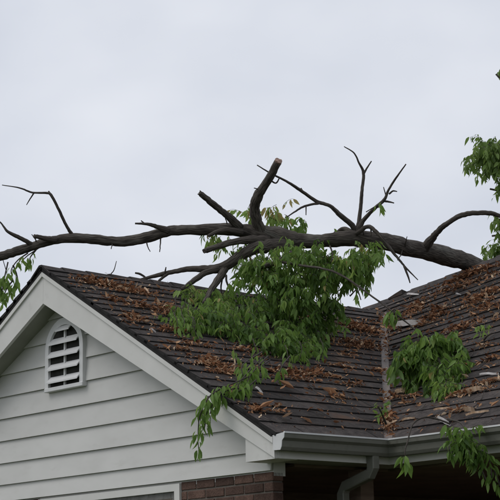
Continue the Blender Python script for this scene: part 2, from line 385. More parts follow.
# brick wall under the gable
bw = boxo('brick_wall', (WL, YW + .012, GROUND), (XC - .012, YW + .094, -.252), M['mortar'], house)
tag(bw, 'red-brown brick wall below the siding')
WINR, WINL, WINT, WINB = -1.30, -3.0, -.262, -1.5
BH, BLn, MJ = .056, .195, .011
BR = {}
def brick_mesh(l, d):
    key = (round(l, 3), round(d, 3))
    if key not in BR:
        k = MB(); k.box((-l / 2, -d / 2, -BH / 2), (l / 2, d / 2, BH / 2)); import bmesh
        me = mesh('brick', k.v, k.f, M['brick']); bm = bmesh.new(); bm.from_mesh(me); bmesh.ops.bevel(bm, geom=list(bm.edges), offset=.004, segments=1, affect='EDGES'); bm.to_mesh(me); bm.free(); BR[key] = me
    return BR[key]
brest = MB()
for c in range(36):
    zc = -.225 - BH / 2 - c * (BH + MJ)
    if zc < GROUND: break
    x = XC - (0 if c % 2 == 0 else .0)
    first = True
    while x > WL + .02:
        l = BLn if not (first and c % 2) else .092
        first = False
        x0 = x - l; nxt = x0 - MJ
        segs = [(x0, x)]
        if zc > WINB - .03 and x0 < WINR + .045 and x > WINL - .045:
            segs = []
            if x > WINR + .045: segs.append((WINR + .047, x))
            if x0 < WINL - .045: segs.append((x0, WINL - .047))
        for a, b in segs:
            if b - a < .03: continue
            if c < 9 and b > WINR: 
                o = bpy.data.objects.new('brick', brick_mesh(b - a, .09)); link(o, bw, ((a + b) / 2, YW + .05 + random.uniform(-.002, .002), zc))
            else: brest.box((a, YW + .006, zc - BH / 2), (b, YW + .09, zc + BH / 2))
        x = nxt
    # return of the corner, facing the porch
    y = YW + .098 + (0 if c % 2 == 0 else .0) + MJ
    if c % 2 == 1: y = YW + .107
tag(brest.build('brick_field', M['brick'], bw), kind='stuff')
# window
win = MB()
ring(win, [(WINR + .045, WINB - .05), (WINR + .045, WINT + .03), (WINL - .045, WINT + .03), (WINL - .045, WINB - .05), (WINR + .045, WINB - .05)],
     [(WINR - .015, WINB + .01), (WINR - .015, WINT - .02), (WINL + .015, WINT - .02), (WINL + .015, WINB + .01), (WINR - .015, WINB + .01)], YW - .008, YW + .09)
wino = win.build('window', M['trim'], house); tag(wino, 'pale framed window just under the siding')
for a, b in ((WINL + .016, (WINL + WINR) / 2 - .001), ((WINL + WINR) / 2 + .001, WINR - .016)):
    k = MB(); ring(k, [(b, WINB + .011), (b, WINT - .021), (a, WINT - .021), (a, WINB + .011), (b, WINB + .011)], [(b - .045, WINB + .06), (b - .045, WINT - .065), (a + .045, WINT - .065), (a + .045, WINB + .06), (b - .045, WINB + .06)], YW + .012, YW + .06)
    k.build('sash', M['trim'], wino)
    boxo('pane', (a + .04, YW + .035, WINB + .055), (b - .04, YW + .041, WINT - .06), M['glass'], wino)
# remaining walls; porch recess and ceilings added to keep the space under the eaves dark
boxo('rear_wall', (WL, YB - .35, GROUND), (XR - .3, YB - .2, -.1), M['siding'], house)
boxo('side_wall', (WL, YW + .21, GROUND), (WL + .12, YB - .36, -.1), M['siding'], house)
boxo('end_wall', (XR - .45, L2 + .3, GROUND), (XR - .3, YB - .36, 1.0), M['siding'], house)
boxo('porch_shade_wall', (-2.2, YW + .22, GROUND), (-2.1, 4.2, -.17), M['porch'], house)
boxo('porch_shade_wall', (-2.09, 4.1, GROUND), (XR - .46, 4.2, -.17), M['porch'], house)
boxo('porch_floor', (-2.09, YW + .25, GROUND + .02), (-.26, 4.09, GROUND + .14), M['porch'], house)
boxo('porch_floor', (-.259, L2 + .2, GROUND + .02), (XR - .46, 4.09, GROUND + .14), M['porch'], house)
boxo('porch_shade_ceiling', (-2.09, YW + .225, -.180), (-.301, 4.09, -.1615), M['porch'], house)
boxo('porch_shade_ceiling', (-.300, L2 + .281, -.180), (XR - .46, 4.09, -.1615), M['porch'], house)
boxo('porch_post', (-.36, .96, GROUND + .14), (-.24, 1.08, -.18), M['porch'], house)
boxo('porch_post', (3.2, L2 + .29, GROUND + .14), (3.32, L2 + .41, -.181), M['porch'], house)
# eave soffit strips and fascia
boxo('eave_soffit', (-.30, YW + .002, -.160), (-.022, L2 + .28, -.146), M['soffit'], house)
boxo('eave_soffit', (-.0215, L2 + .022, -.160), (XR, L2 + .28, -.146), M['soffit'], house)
boxo('eave_fascia', (-.02, .03, -.165), (-.002, L2 + .018, -.03), M['trim'], house)
boxo('eave_fascia', (-.0015, L2 + .002, -.165), (XR, L2 + .02, -.03), M['trim'], house)
# K-style gutter, mitred at the inside corner
prof = [(0, -.022), (.0, -.118), (.07, -.120), (.082, -.100), (.088, -.062), (.108, -.045), (.112, -.018), (.104, -.012), (.100, -.022), (.097, -.042), (.078, -.058), (.070, -.098), (.058, -.110), (.008, -.108), (.008, -.022)]
def sweep(k, secs):
    n = len(prof)
    for a, b in zip(secs[:-1], secs[1:]):
        k.add(a + b, [[i, (i + 1) % n, n + (i + 1) % n, n + i] for i in range(n)])
def secA(y, mitre=0): return [Vector((o_, y - o_ * mitre, z)) for o_, z in prof]
def secB(x, mitre=0): return [Vector((x + o_ * mitre, L2 - o_, z)) for o_, z in prof]
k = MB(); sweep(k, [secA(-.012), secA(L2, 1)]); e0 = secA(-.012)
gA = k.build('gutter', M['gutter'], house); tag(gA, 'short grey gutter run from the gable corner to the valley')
k = MB(); k.prism([Vector((o_, -.016, z)) for o_, z in prof[:8]], (0, .004, 0)); k.build('end_cap', M['white'], gA)
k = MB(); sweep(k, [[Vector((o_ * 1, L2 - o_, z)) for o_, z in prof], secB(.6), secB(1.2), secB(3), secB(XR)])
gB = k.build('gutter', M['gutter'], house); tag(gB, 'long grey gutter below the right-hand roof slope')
boxo('gutter_lip_highlight', (.102, -.014, -.0165), (.116, L2 - .116, -.006), M['white'], gA)  # white strip, paints in the sky highlight on the gutter's top edge
boxo('gutter_lip_highlight', (.1165, L2 - .116, -.0165), (XR, L2 - .102, -.006), M['white'], gB)  # same painted highlight along the long run
boxo('drip_edge', (-.03, -.01, -.026), (.03, L2 - .02, -.0215), M['white'], house)
boxo('drip_edge', (.031, L2 - .03, -.026), (XR, L2 + .03, -.0215), M['white'], house)

k = MB()
dsp = [Vector((.035, .82, -.105)), Vector((.035, .82, -.195)), Vector((.010, .82, -.235)), Vector((-.235, .82, -.300)), Vector((-.265, .82, -.345)), Vector((-.265, .82, GROUND + .1))]
secs = []
for i, p in enumerate(dsp):
    t_ = (dsp[min(i + 1, 5)] - dsp[max(i - 1, 0)]).normalized(); u_ = Vector((0, 1, 0)); w_ = t_.cross(u_).normalized()
    secs.append([p + w_ * .034 + u_ * .03, p + w_ * .034 - u_ * .03, p - w_ * .034 - u_ * .03, p - w_ * .034 + u_ * .03])
for a, b in zip(secs[:-1], secs[1:]): k.add(a + b, [[i, (i + 1) % 4, 4 + (i + 1) % 4, 4 + i] for i in range(4)])
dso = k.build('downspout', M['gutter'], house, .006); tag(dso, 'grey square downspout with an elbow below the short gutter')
# ------------------------------------------------------------------ tubes
def catmull(P, n):
    P = [Vector(p) for p in P]; Q = [P[0] * 2 - P[1]] + P + [P[-1] * 2 - P[-2]]; o = []
    for i in range(1, len(Q) - 2):
        for j in range(n):
            t = j / n; a, b, c, d = Q[i - 1], Q[i], Q[i + 1], Q[i + 2]
            o.append(.5 * ((2 * b) + (c - a) * t + (2 * a - 5 * b + 4 * c - d) * t * t + (3 * b - a - 3 * c + d) * t ** 3))
    o.append(P[-1].copy()); return o
def tube(P, rad, sides=10, sub=6, rough=.06, wob=0.0, cap=True):
    pts = catmull(P, sub); n = len(pts); rr = np.interp(np.linspace(0, len(P) - 1, n), range(len(P)), rad)
    if wob:
        for i in range(1, n - 1): pts[i] = pts[i] + Vector(rng.normal(0, wob, 3)) * float(rr[i])
    T = [(pts[min(i + 1, n - 1)] - pts[max(i - 1, 0)]).normalized() for i in range(n)]
    u = T[0].orthogonal().normalized(); V = []; UV = []; Ln = 0; ph = rng.random(4) * 6.28
    for i in range(n):
        u = (u - T[i] * u.dot(T[i])).normalized(); w = T[i].cross(u)
        if i: Ln += (pts[i] - pts[i - 1]).length
        kn = 1 + rough * (math.sin(Ln * 11 + ph[0]) * .6 + math.sin(Ln * 29 + ph[1]) * .5) + rng.normal(0, rough * .08)
        for j in range(sides):
            a = 2 * math.pi * j / sides
            r = rr[i] * kn * (1 + rough * .7 * math.sin(2 * a + Ln * 6 + ph[2]) + rng.normal(0, rough * .15))
            V.append(pts[i] + (u * math.cos(a) + w * math.sin(a)) * r); UV.append((abs(a - math.pi) * rr[i], Ln))
    F = [[i * sides + j, i * sides + (j + 1) % sides, (i + 1) * sides + (j + 1) % sides, (i + 1) * sides + j] for i in range(n - 1) for j in range(sides)]
    if cap:
        b = len(V); V += [pts[0].copy(), pts[-1].copy()]; UV += [(0, 0), (0, Ln)]
        F += [[(j + 1) % sides, j, b] for j in range(sides)] + [[(n - 1) * sides + j, (n - 1) * sides + (j + 1) % sides, b + 1] for j in range(sides)]
    return V, F, UV
def limb(name, pix, parent, sides=10, sub=6, rough=.07, m='bark', wob=.06):
    P = [at(x, y, d) for x, y, d, r in pix]; rad = [r * PX(d) for x, y, d, r in pix]
    V, F, UV = tube(P, rad, sides, sub, rough, wob); return obj(name, V, F, M[m], parent, None, True, uv=UV)
def cut_end(parent, pix0, pix1, r, ragged=.25, m='cut'):    # pale sawn or snapped end just proud of the stub
    a, b = at(*pix0[:3]), at(*pix1[:3]); d = (b - a).normalized(); u = d.orthogonal().normalized(); w = d.cross(u); rr = r * PX(pix1[2]) * .97
    k = MB(); n = 14; vv = [b + d * .012]
    for i in range(n):
        t = 2 * math.pi * i / n; vv.append(b + d * (.004 + random.uniform(0, ragged) * rr) + (u * math.cos(t) + w * math.sin(t)) * rr * random.uniform(.9, 1.02))
    vv += [b - d * .01 + (u * math.cos(2 * math.pi * i / n) + w * math.sin(2 * math.pi * i / n)) * rr * .9 for i in range(n)]
    k.add(vv, [[0, 1 + i, 1 + (i + 1) % n] for i in range(n)] + [[1 + i, 1 + n + i, 1 + n + (i + 1) % n, 1 + (i + 1) % n] for i in range(n)])
    return k.build('cut_end', M[m], parent)

# ------------------------------------------------------------------ leaves
def leaf_template(curl=.25, fold=.22, wid=.42):
    ys = [0, .12, .34, .6, .82, 1.0]; ws = [.02, .55, 1, .82, .42, 0]; V = []; 
    for y, w in zip(ys, ws):
        z = -curl * y * y; hw = wid * .5 * w
        if w == 0: V.append((0, y, z))
        else: V += [(-hw, y, z + fold * hw * 1.2), (0, y, z - .0), (hw, y, z + fold * hw * 1.2)]
    F = []
    for i in range(4): a = i * 3; F += [[a, a + 1, a + 4, a + 3], [a + 1, a + 2, a + 5, a + 4]]
    F += [[12, 13, 15], [13, 14, 15]]
    return np.array(V), F
LT = [leaf_template(.18, .3, .36), leaf_template(.4, .5, .33), leaf_template(.6, .25, .40), leaf_template(.05, .6, .30)]
def leaf_matrix(direction, roll, size):
    d = Vector(direction).normalized(); x = d.cross(Vector((0, 0, 1)))
    if x.length < 1e-3: x = Vector((1, 0, 0))
    x.normalize(); q = Matrix.Rotation(roll, 3, d); x = q @ x; z = x.cross(d)
    return np.array([[x.x, d.x, z.x], [x.y, d.y, z.y], [x.z, d.z, z.z]]) * size
class Foliage:
    def __init__(s): s.v = []; s.f = []; s.t = []; s.n = 0; s.tw = MB()
    def leaf(s, pos, direction, size, tint, tpl=None):
        V, F = LT[tpl if tpl is not None else random.randrange(4)]
        Q = V @ leaf_matrix(direction, random.uniform(-1.6, 1.6), size).T + np.array(pos)
        s.v.append(Q); s.f += [[i + s.n for i in q] for q in F]; s.t.append(np.full(len(V), tint)); s.n += len(V)
    def twig(s, P, r0, r1):
        V, F, UV = tube(P, list(np.linspace(r0, r1, len(P))), 5, 3, 0, 0, False); s.tw.add(V, F)
    def build(s, name, parent, m='leaf'):
        o = obj(name, np.concatenate(s.v), s.f, M[m], parent, None, True, tint=np.concatenate(s.t)); tag(o, kind='stuff')
        if s.tw.v: tag(obj('fine_twigs', s.tw.v, s.tw.f, M['twig'], o if parent is None else parent, None, True), kind='stuff')
        return o
def rdir(): return Vector(rng.normal(0, 1, 3)).normalized()
def spray(start, heading, length, n, size, sink, base_tint=.45, droop=1.0, spread=.55, twig_r=.0022):
    """a drooping twig with leaves hanging from it; sink is a Foliage or a function(pos, dir, size, tint)"""
    h = Vector(heading).normalized(); P = [Vector(start)]; st = length / 4
    for i in range(4):
        h = (h + Vector((0, 0, -.28 * droop)) + rdir() * .18).normalized(); P.append(P[-1] + h * st)
    leaf = sink.leaf if isinstance(sink, Foliage) else sink
    if isinstance(sink, Foliage): sink.twig(P, twig_r, twig_r * .4)
    C = catmull(P, 4)
    for i in range(n):
        p = C[min(len(C) - 1, int((i + .6) / n * len(C)))]
        out = rdir(); out.z *= .3
        d = (Vector((0, 0, -1)) * droop + out * spread + h * .25)
        leaf(p + rdir() * size * .1, d, size * random.choice((.5, .65, .8, .95, 1.1, 1.2)), min(1, max(0, base_tint + random.gauss(0, .16))))
    return P
def inpoly(x, y, P):
    c = False; j = len(P) - 1
    for i in range(len(P)):
        if (P[i][1] > y) != (P[j][1] > y) and x < (P[j][0] - P[i][0]) * (y - P[i][1]) / (P[j][1] - P[i][1]) + P[i][0]: c = not c
        j = i
    return c
def edge_dist(x, y, P):
    m = 1e9
    for i in range(len(P)):
        a, b = np.array(P[i], float), np.array(P[(i + 1) % len(P)], float); t = np.clip(np.dot([x - a[0], y - a[1]], b - a) / max(1e-6, np.dot(b - a, b - a)), 0, 1)
        m = min(m, np.hypot(*(a + (b - a) * t - [x, y])))
    return m
def fill(poly, n, sink, thick=.35, sky_d=14.55, sky_t=.25, size=.075, leaves=9, length=.14, tint=.45, roofed=True, droop=.9, spread=.95):
    xs = [p[0] for p in poly]; ys = [p[1] for p in poly]; k = 0; cl = []
    while len(cl) < max(2, n // 6):
        x, y = random.uniform(min(xs), max(xs)), random.uniform(min(ys), max(ys))
        if inpoly(x, y, poly): cl.append((x, y, random.uniform(0, .5), random.gauss(0, .16)))
    while k < n:
        c = random.choice(cl); x, y = c[0] + random.gauss(0, 6.5), c[1] + random.gauss(0, 6)
        if not inpoly(x, y, poly): continue
        k += 1; e = min(1, edge_dist(x, y, poly) / 22)
        s = surf(x, y + 6) if roofed else None
        d = (s[0] - .05 - thick * e * (c[2] + random.uniform(0, .5))) if s else sky_d + random.uniform(-sky_t, sky_t)
        if s and d > sky_d + sky_t: d = sky_d + sky_t * random.random()
        t = tint + c[3] + random.uniform(-.06, .06)
        spray(at(x, y, d), rdir() + Vector((0, 0, .15)), length * random.uniform(.6, 1.2), leaves, size, sink, t, droop, spread)

leaf_meshes = []
for i in range(8):
    V, F = LT[i % 4]; leaf_meshes.append(mesh('leaf', V, F, M['leaf'], None, True, tint=np.full(len(V), .25 + .09 * i)))
def single_leaf(parent, name='leaf'):
    def f(p, d, size, t):
        o = bpy.data.objects.new(name, leaf_meshes[min(7, max(0, int(t * 6 + random.random() * 2)))]); link(o, parent, p)
        m = Matrix(leaf_matrix(d, random.uniform(-1.6, 1.6), 1.0).tolist()); o.rotation_euler = m.to_euler(); o.scale = (size,) * 3
    return f

# ------------------------------------------------------------------ the fallen tree
tree = empty('fallen_tree', at(590, 760, 17.8)); tree.location.z = GROUND; W0[tree.name].z = GROUND
tag(tree, 'fallen tree, its long dark trunk lying across both roof ridges', 'tree')
D = 14.6
trunk = limb('trunk', [(592, 760, 17.8, 15), (590, 560, 17.7, 12), (572, 400, 17.4, 11), (535, 318, 16.6, 10), (498, 281, 16.1, 9.6), (468, 262.8, 15.66, 9.3), (440, 254.5, 15.3, 9.2), (410, 248, D + .36, 8.9), (380, 241, D + .1, 8.6), (350, 238.5, D, 7.8), (322, 241, D, 7.2), (300, 241, D, 8.2), (278, 236, D, 9.5), (250, 231.5, D, 7.2),
    (225, 229, D, 6.0), (195, 230, D, 5.5), (170, 231, D, 5.4), (145, 238, D, 5.2), (120, 241.5, D, 5.0), (95, 239.5, D, 5.0), (72, 238, D, 5.0), (50, 241, D, 4.6), (30, 247, D, 4.5), (12, 253, D, 4.4), (-10, 260, D, 4.2), (-45, 275, D - .1, 3.4), (-75, 282, D - .1, 2.6)], tree, 16, 6, .06, wob=.04)
def br(pix, sides=8, sub=6, parent=tree, name='branch', **kw): return limb(name, pix, parent, sides, sub, **kw)
def tw(pix, parent, **kw): return limb('twig', pix, parent, 6, 5, m='bark', **kw)
b = br([(264, 238, D, 6.5), (257, 222, D - .05, 5.2), (254.5, 208, D - .1, 5.0), (258, 196, D - .16, 4.9), (268, 180, D - .25, 4.5), (278, 162, D - .34, 4.2)], 12); tag(b, 'bent upright stub with a pale cut end')
cut_end(b, (274, 169, D - .30), (278.4, 161.2, D - .345), 4.25)
tw([(261, 190, D - .2, .9), (254, 188, D - .22, .5)], b); tw([(270, 180, D - .26, 1.), (276, 183, D - .22, .8), (280, 177, D - .2, .6)], b)
b = br([(240, 228, D - .03, 4.6), (228, 216, D - .12, 3.6), (214, 205, D - .2, 3.2), (201, 194, D - .28, 2.8)], 10); cut_end(b, (206, 198, D - .26), (200.4, 193.6, D - .285), 2.7, .9, 'bark')
b = br([(268, 240, D - .05, 4.8), (247, 240, D - .15, 3.9), (226, 244, D - .25, 3.3), (206, 250.5, D - .33, 2.7)], 10); cut_end(b, (212, 248.5, D - .3), (205.4, 250.7, D - .335), 2.6, .9, 'bark')
b = br([(242, 232, D - .06, 3.6), (225, 230, D - .14, 2.6), (214, 233, D - .18, 2.0), (208, 236, D - .2, 1.4)])
b = br([(290, 244, D - .02, 7.5), (268, 246, D - .1, 6.6), (250, 250, D - .16, 6.0), (236, 259, D - .2, 5.4), (222, 268, D - .22, 5.0), (208, 269, D - .2, 4.0), (190, 269, D - .15, 3.2), (172, 272, D - .1, 2.6), (155, 276, D - .05, 2.0), (136, 281, D, 1.2)], 10)
tw([(222, 267, D - .22, 3.6), (205, 273, D - .3, 3.2), (192, 282, D - .4, 2.6), (182, 289, D - .5, 1.8)], b)
tw([(225, 268, D - .22, 4.2), (218, 280, D - .35, 3.7), (210, 292, D - .5, 3.2), (204, 304, D - .65, 2.6)], b)
tw([(226, 275, D - .3, 1.2), (227, 283, D - .33, 1), (231, 290, D - .36, .7)], b); tw([(223, 276, D - .3, 1.), (221, 286, D - .33, .9), (222, 296, D - .36, .6)], b)
tw([(170, 272, D - .1, 1.8), (161, 279, D - .1, 1.4), (156, 284, D - .1, 1.)], b); tw([(165, 273, D - .1, 1.), (166, 267, D - .1, .5)], b); tw([(146, 278, D, 1.1), (140, 274, D, 1.2), (135, 273, D, .9)], b)
b = br([(296, 250, D - .1, 3.2), (286, 258, D - .3, 3.0), (272, 264, D - .4, 2.6), (256, 268, D - .5, 2.2)])
b = br([(358, 236, D + .03, 3.20), (352, 225, D, 2.88), (340, 215, D - .05, 2.40), (330, 206, D - .08, 1.92), (316, 201, D - .1, 1.76), (300, 190, D - .15, 1.52), (286, 181, D - .18, 1.20), (270, 173, D - .2, 0.88), (257, 165, D - .2, 0.64)])
tw([(320, 203, D - .1, 1.4), (305, 206, D - .15, 1.1), (296, 211, D - .2, .9), (287, 217, D - .25, .6)], b); tw([(306, 206, D - .15, .7), (306, 215, D - .2, .5)], b)
tw([(303, 192, D - .15, .9), (301, 188, D - .14, .5)], b)
b = br([(357, 236, D, 3.36), (359, 222, D + .03, 2.32), (361, 205, D + .06, 1.92), (362, 190, D + .08, 1.60), (363.5, 173, D + .1, 1.36), (359, 163, D + .1, 0.96), (354, 153, D + .1, 0.72), (344, 146.5, D + .1, 0.48)])
tw([(363.5, 174, D + .1, 1.3), (367, 168, D + .1, 1), (371.5, 161, D + .1, .6)], b)
b = br([(357, 234, D - .02, 2.88), (363, 221, D - .05, 2.16), (374, 209, D - .1, 1.84), (384, 200, D - .14, 1.68), (389, 189, D - .16, 1.20), (396, 178, D - .18, 0.96), (406, 164, D - .2, 0.56)])
tw([(384, 201, D - .14, 1.2), (390, 202, D - .16, .9), (394, 203, D - .18, .6)], b); tw([(389, 194, D - .15, 1.), (393, 191, D - .15, .8), (397, 191.5, D - .17, .5)], b); tw([(386, 196, D - .14, .7), (383.5, 187, D - .13, .4)], b)
b = br([(356, 234, D - .06, 2.56), (366, 227, D - .1, 2.24), (373, 229, D - .15, 2.00), (382, 238, D - .2, 1.84), (392, 251, D - .22, 1.52), (401, 262, D - .24, 1.20), (408, 270, D - .26, 0.88), (418, 280, D - .28, 0.48)])
tw([(404, 266, D - .25, 1.2), (408, 276, D - .28, .9), (410, 283, D - .3, .5)], b); tw([(371, 228, D - .13, .9), (371, 236, D - .16, .6)], b)
b = br([(352, 232, D + .1, 2.6), (343, 229, D + .2, 2.2), (334, 234, D + .25, 1.8), (325, 238, D + .28, 1.2)])
b = br([(424, 250, D + .46, 5.2), (431, 240, D + .38, 3.9), (438, 231, D + .3, 3.2), (448, 223, D + .2, 3.0), (462, 215, D + .15, 2.8), (478, 213, D + .1, 2.6), (494, 214, D + .1, 2.4), (520, 224, D + .3, 1.6), (540, 228, D + .4, .8)])
b = br([(73, 236, D, 2.08), (66, 225, D - .04, 1.68), (59, 210, D - .08, 1.52), (51, 195, D - .1, 1.36), (46, 193, D - .1, 1.12), (32, 192.5, D - .1, 0.96), (20, 188, D - .1, 0.72), (2, 185, D - .1, 0.40)]); tag(b, 'thin forked shoot rising from the far end of the trunk')
tw([(34, 193, D - .1, .9), (30, 199, D - .1, .7), (26.5, 205, D - .1, .4)], b); tw([(51, 195, D - .1, 1.2), (48.5, 191, D - .1, .6)], b)
b = br([(34, 246, D, 2.8), (26, 241, D - .03, 2.4), (16, 236, D - .05, 2.0), (7, 231, D - .06, 1.4), (1, 223, D - .06, .8), (-10, 214, D - .06, .5)])
b = br([(55, 240, D - .04, 3.6), (44, 238, D - .1, 2.6), (34, 236, D - .15, 1.9)])
b = br([(168, 231, D - .02, 4.2), (158, 227, D - .06, 2.4), (147, 224, D - .1, 1.6), (135, 223.5, D - .12, .9)]); tw([(145, 224, D - .1, .9), (141, 220.5, D - .1, .5)], b)
b = br([(280, 262, 14.2, 1.3), (305, 266, 13.95, 1.2), (320, 268, 13.8, 1.15), (337, 273, 13.7, 1.1), (355, 284, 13.6, 1.0), (373, 297, 13.5, .95), (392, 311, 13.4, .85), (406, 322, 13.4, .75), (418, 331, 13.4, .5)]); tag(b, 'thin arching shoot bending down towards the valley')
for s_ in ((330, 246, 331, 262), (300, 250, 306, 270), (285, 250, 282, 290), (372, 248, 376, 262)):
    tw([(s_[0], s_[1], D - .1, .9), ((s_[0] + s_[2]) / 2 + 2, (s_[1] + s_[3]) / 2, D - .2, .7), (s_[2], s_[3], D - .3, .5)], tree)

for i in range(9):                 # short snapped side shoots along the trunk and lower limb
    x = random.choice((random.uniform(10, 250), random.uniform(300, 430))); y = float(np.interp(x, [10, 30, 50, 72, 95, 120, 145, 170, 195, 250, 300, 322, 350, 380, 410, 430], [253, 247, 241, 238, 239.5, 241.5, 238, 231, 230, 231.5, 241, 241, 238.5, 241, 248, 251]))
    u = random.choice((-1, 1)); l = random.choice((7, 8, 9, 12, 16)); dx = random.uniform(-.7, .9) * l; d_ = D + (.2 if x > 390 else 0)
    tw([(x, y, d_, .9), (x + dx * .5, y + u * l * .75, d_ - .04, .55), (x + dx, y + u * l * 1.15, d_ - .06, .4)], tree, wob=.3)
fo = Foliage()
BIG = [(178, 318), (186, 300), (205, 292), (228, 285), (236, 268), (252, 252), (272, 246), (300, 246), (322, 250), (336, 262), (338, 288), (326, 312), (318, 335), (300, 350), (272, 350), (240, 336), (205, 328), (182, 328)]
fill(BIG, 290, fo, .75, 14.3, .3, .068, 10, .15, .42)
fill([(205, 296), (240, 278), (270, 270), (300, 275), (315, 300), (305, 330), (265, 335), (215, 322)], 120, fo, .9, 14.2, .3, .07, 10, .15, .5)
fill([(250, 250), (275, 243), (315, 246), (330, 258), (325, 280), (270, 285), (245, 272)], 90, fo, .4, 14.25, .15, .07, 9, .14, .62)
fill([(298, 340), (315, 330), (325, 340), (312, 352)], 22, fo, .2, 14.2, .1, .07, 8, .12, .4)
fill([(165, 318), (180, 300), (190, 302), (182, 326)], 26, fo, .2, 14.2, .1, .062, 7, .11, .72)
fill([(180, 284), (196, 284), (212, 292), (200, 302), (186, 300)], 24, fo, .25, 14.3, .1, .066, 7, .11, .75)
fill([(328, 262), (350, 248), (366, 254), (384, 262), (386, 272), (368, 276), (352, 284), (338, 296), (328, 290)], 70, fo, .4, 14.25, .2, .078, 8, .13, .5)
fill([(350, 246), (362, 244), (386, 246), (388, 262), (372, 264), (356, 262)], 22, fo, .3, 14.35, .1, .078, 7, .13, .6)
fill([(322, 300), (336, 296), (336, 318), (324, 330), (314, 330)], 26, fo, .3, 14.2, .1, .075, 8, .13, .42)
fill([(330, 318), (342, 316), (340, 326), (328, 328)], 8, fo, .12, 14.2, .1, .066, 7, .1, .5)
fill([(200, 236), (214, 232), (232, 236), (226, 242), (204, 244)], 12, fo, .1, D + .1, .1, .075, 6, .11, .6, False)
fill([(235, 216), (252, 205), (254, 218), (244, 226)], 10, fo, .1, D + .2, .1, .075, 6, .1, .66, False)
fill([(266, 206), (282, 204), (288, 214), (280, 224), (266, 220)], 16, fo, .1, D + .2, .1, .08, 6, .1, .66, False)
fill([(284, 218), (300, 222), (312, 222), (310, 232), (292, 232)], 14, fo, .1, D + .15, .15, .078, 6, .1, .62, False)
fill([(236, 248), (252, 244), (262, 256), (246, 268), (236, 262)], 18, fo, .1, D - .1, .12, .072, 6, .11, .62, False)
fill([(328, 224), (338, 222), (340, 232), (330, 234)], 4, fo, .1, D + .1, .1, .07, 5, .09, .62, False)
fill([(210, 345), (300, 345), (300, 352), (212, 350)], 20, fo, .1, 14, .1, .06, 6, .09, .25)
fill([(278, 338), (300, 330), (318, 330), (322, 350), (308, 360), (286, 358)], 70, fo, .35, 14, .1, .068, 9, .11, .4)
fill([(172, 318), (190, 304), (215, 300), (236, 305), (240, 328), (215, 332), (185, 328)], 100, fo, .5, 14, .1, .062, 9, .12, .5)
fill([(240, 300), (290, 290), (330, 285), (325, 320), (280, 340), (245, 330)], 30, fo, .85, 14, .1, .07, 9, .13, .4)
fo.build('foliage', tree)
# leaves that stand clear of the mass, one by one
sl_ = single_leaf(tree)
def px_twig(pix, r=.8): return limb('twig', [(x, y, d, r * (1 - .6 * i / len(pix))) for i, (x, y, d) in enumerate(pix)], tree, 6, 4, m='twig')
def leaves_along(pix, n, size, tint, sink, spread=.6, side=6):
    P = catmull([at(*p) for p in pix], 6)
    for i in range(n):
        p = P[min(len(P) - 1, int((i + random.random()) / n * len(P)))]; o_ = rdir()
        sink(p + o_ * size * .25, Vector((0, 0, -1)) + o_ * spread, size * random.uniform(.8, 1.15), min(1, max(0, random.gauss(tint, .2))))
def strand(pix, n, size=.075, tint=.5, r=.8, spread=.6): px_twig(pix, r); leaves_along(pix[1:] if len(pix) > 2 else pix, n, size, tint, sl_, spread)
for q_ in range(16):                # loose strands fraying out of the mass
    x, y, d_ = random.choice([(random.uniform(318, 345), random.uniform(276, 306), 13.5), (random.uniform(230, 320), random.uniform(335, 350), 12.9), (random.uniform(172, 200), random.uniform(296, 318), 13.4)])
    sf = surf(x, y + 20); d_ = sf[0] - .12 if sf else 14.2
    strand([(x, y, d_ + .1), (x + random.uniform(-3, 5), y + 8, d_ + .03), (x + random.uniform(-4, 6), y + random.uniform(16, 24), d_)], 7, .07, .55, .5)
strand([(40, 247, D), (33, 252, D - .02), (27, 256, D - .04), (21, 262, D - .06)], 8, .078, .75)
strand([(28, 253, D - .03), (18, 260, D - .05), (12, 268, D - .06), (11, 274, D - .06)], 10, .075, .65)
strand([(13, 265, D - .05), (17, 276, D - .05), (15, 286, D - .06)], 12, .08, .55)
strand([(3, 260, D), (7, 274, D - .02), (8, 284, D - .02), (10, 296, D - .02)], 14, .078, .6, .4)
strand([(-2, 262, D), (0, 280, D - .02), (1, 288, D - .02), (4, 304, D - .02)], 14, .078, .6, .4)
strand([(36, 250, D), (30, 258, D - .02), (31, 264, D - .02)], 7, .075, .75)
strand([(8, 262, D - .02), (4, 280, D - .02), (2, 292, D - .02)], 12, .075, .7)
strand([(13, 280, D - .05), (6, 290, D - .04), (4, 298, D - .04)], 8, .07, .7)
strand([(384, 201, D - .14), (381, 204, D - .15), (378, 208, D - .16)], 5, .08, .6, .6)
strand([(366, 212, D - .1), (374, 207, D - .12), (375, 206, D - .12)], 2, .05, .6, .5)
strand([(350, 296, 13.65), (357, 290, 13.6), (361, 300, 13.6)], 4, .07, .55)
strand([(392, 311, 13.4), (395, 309, 13.38), (393, 315, 13.37)], 14, .085, .55, .6)
strand([(388, 307, 13.42), (388, 312, 13.4), (391, 318, 13.37)], 9, .085, .5, .6)
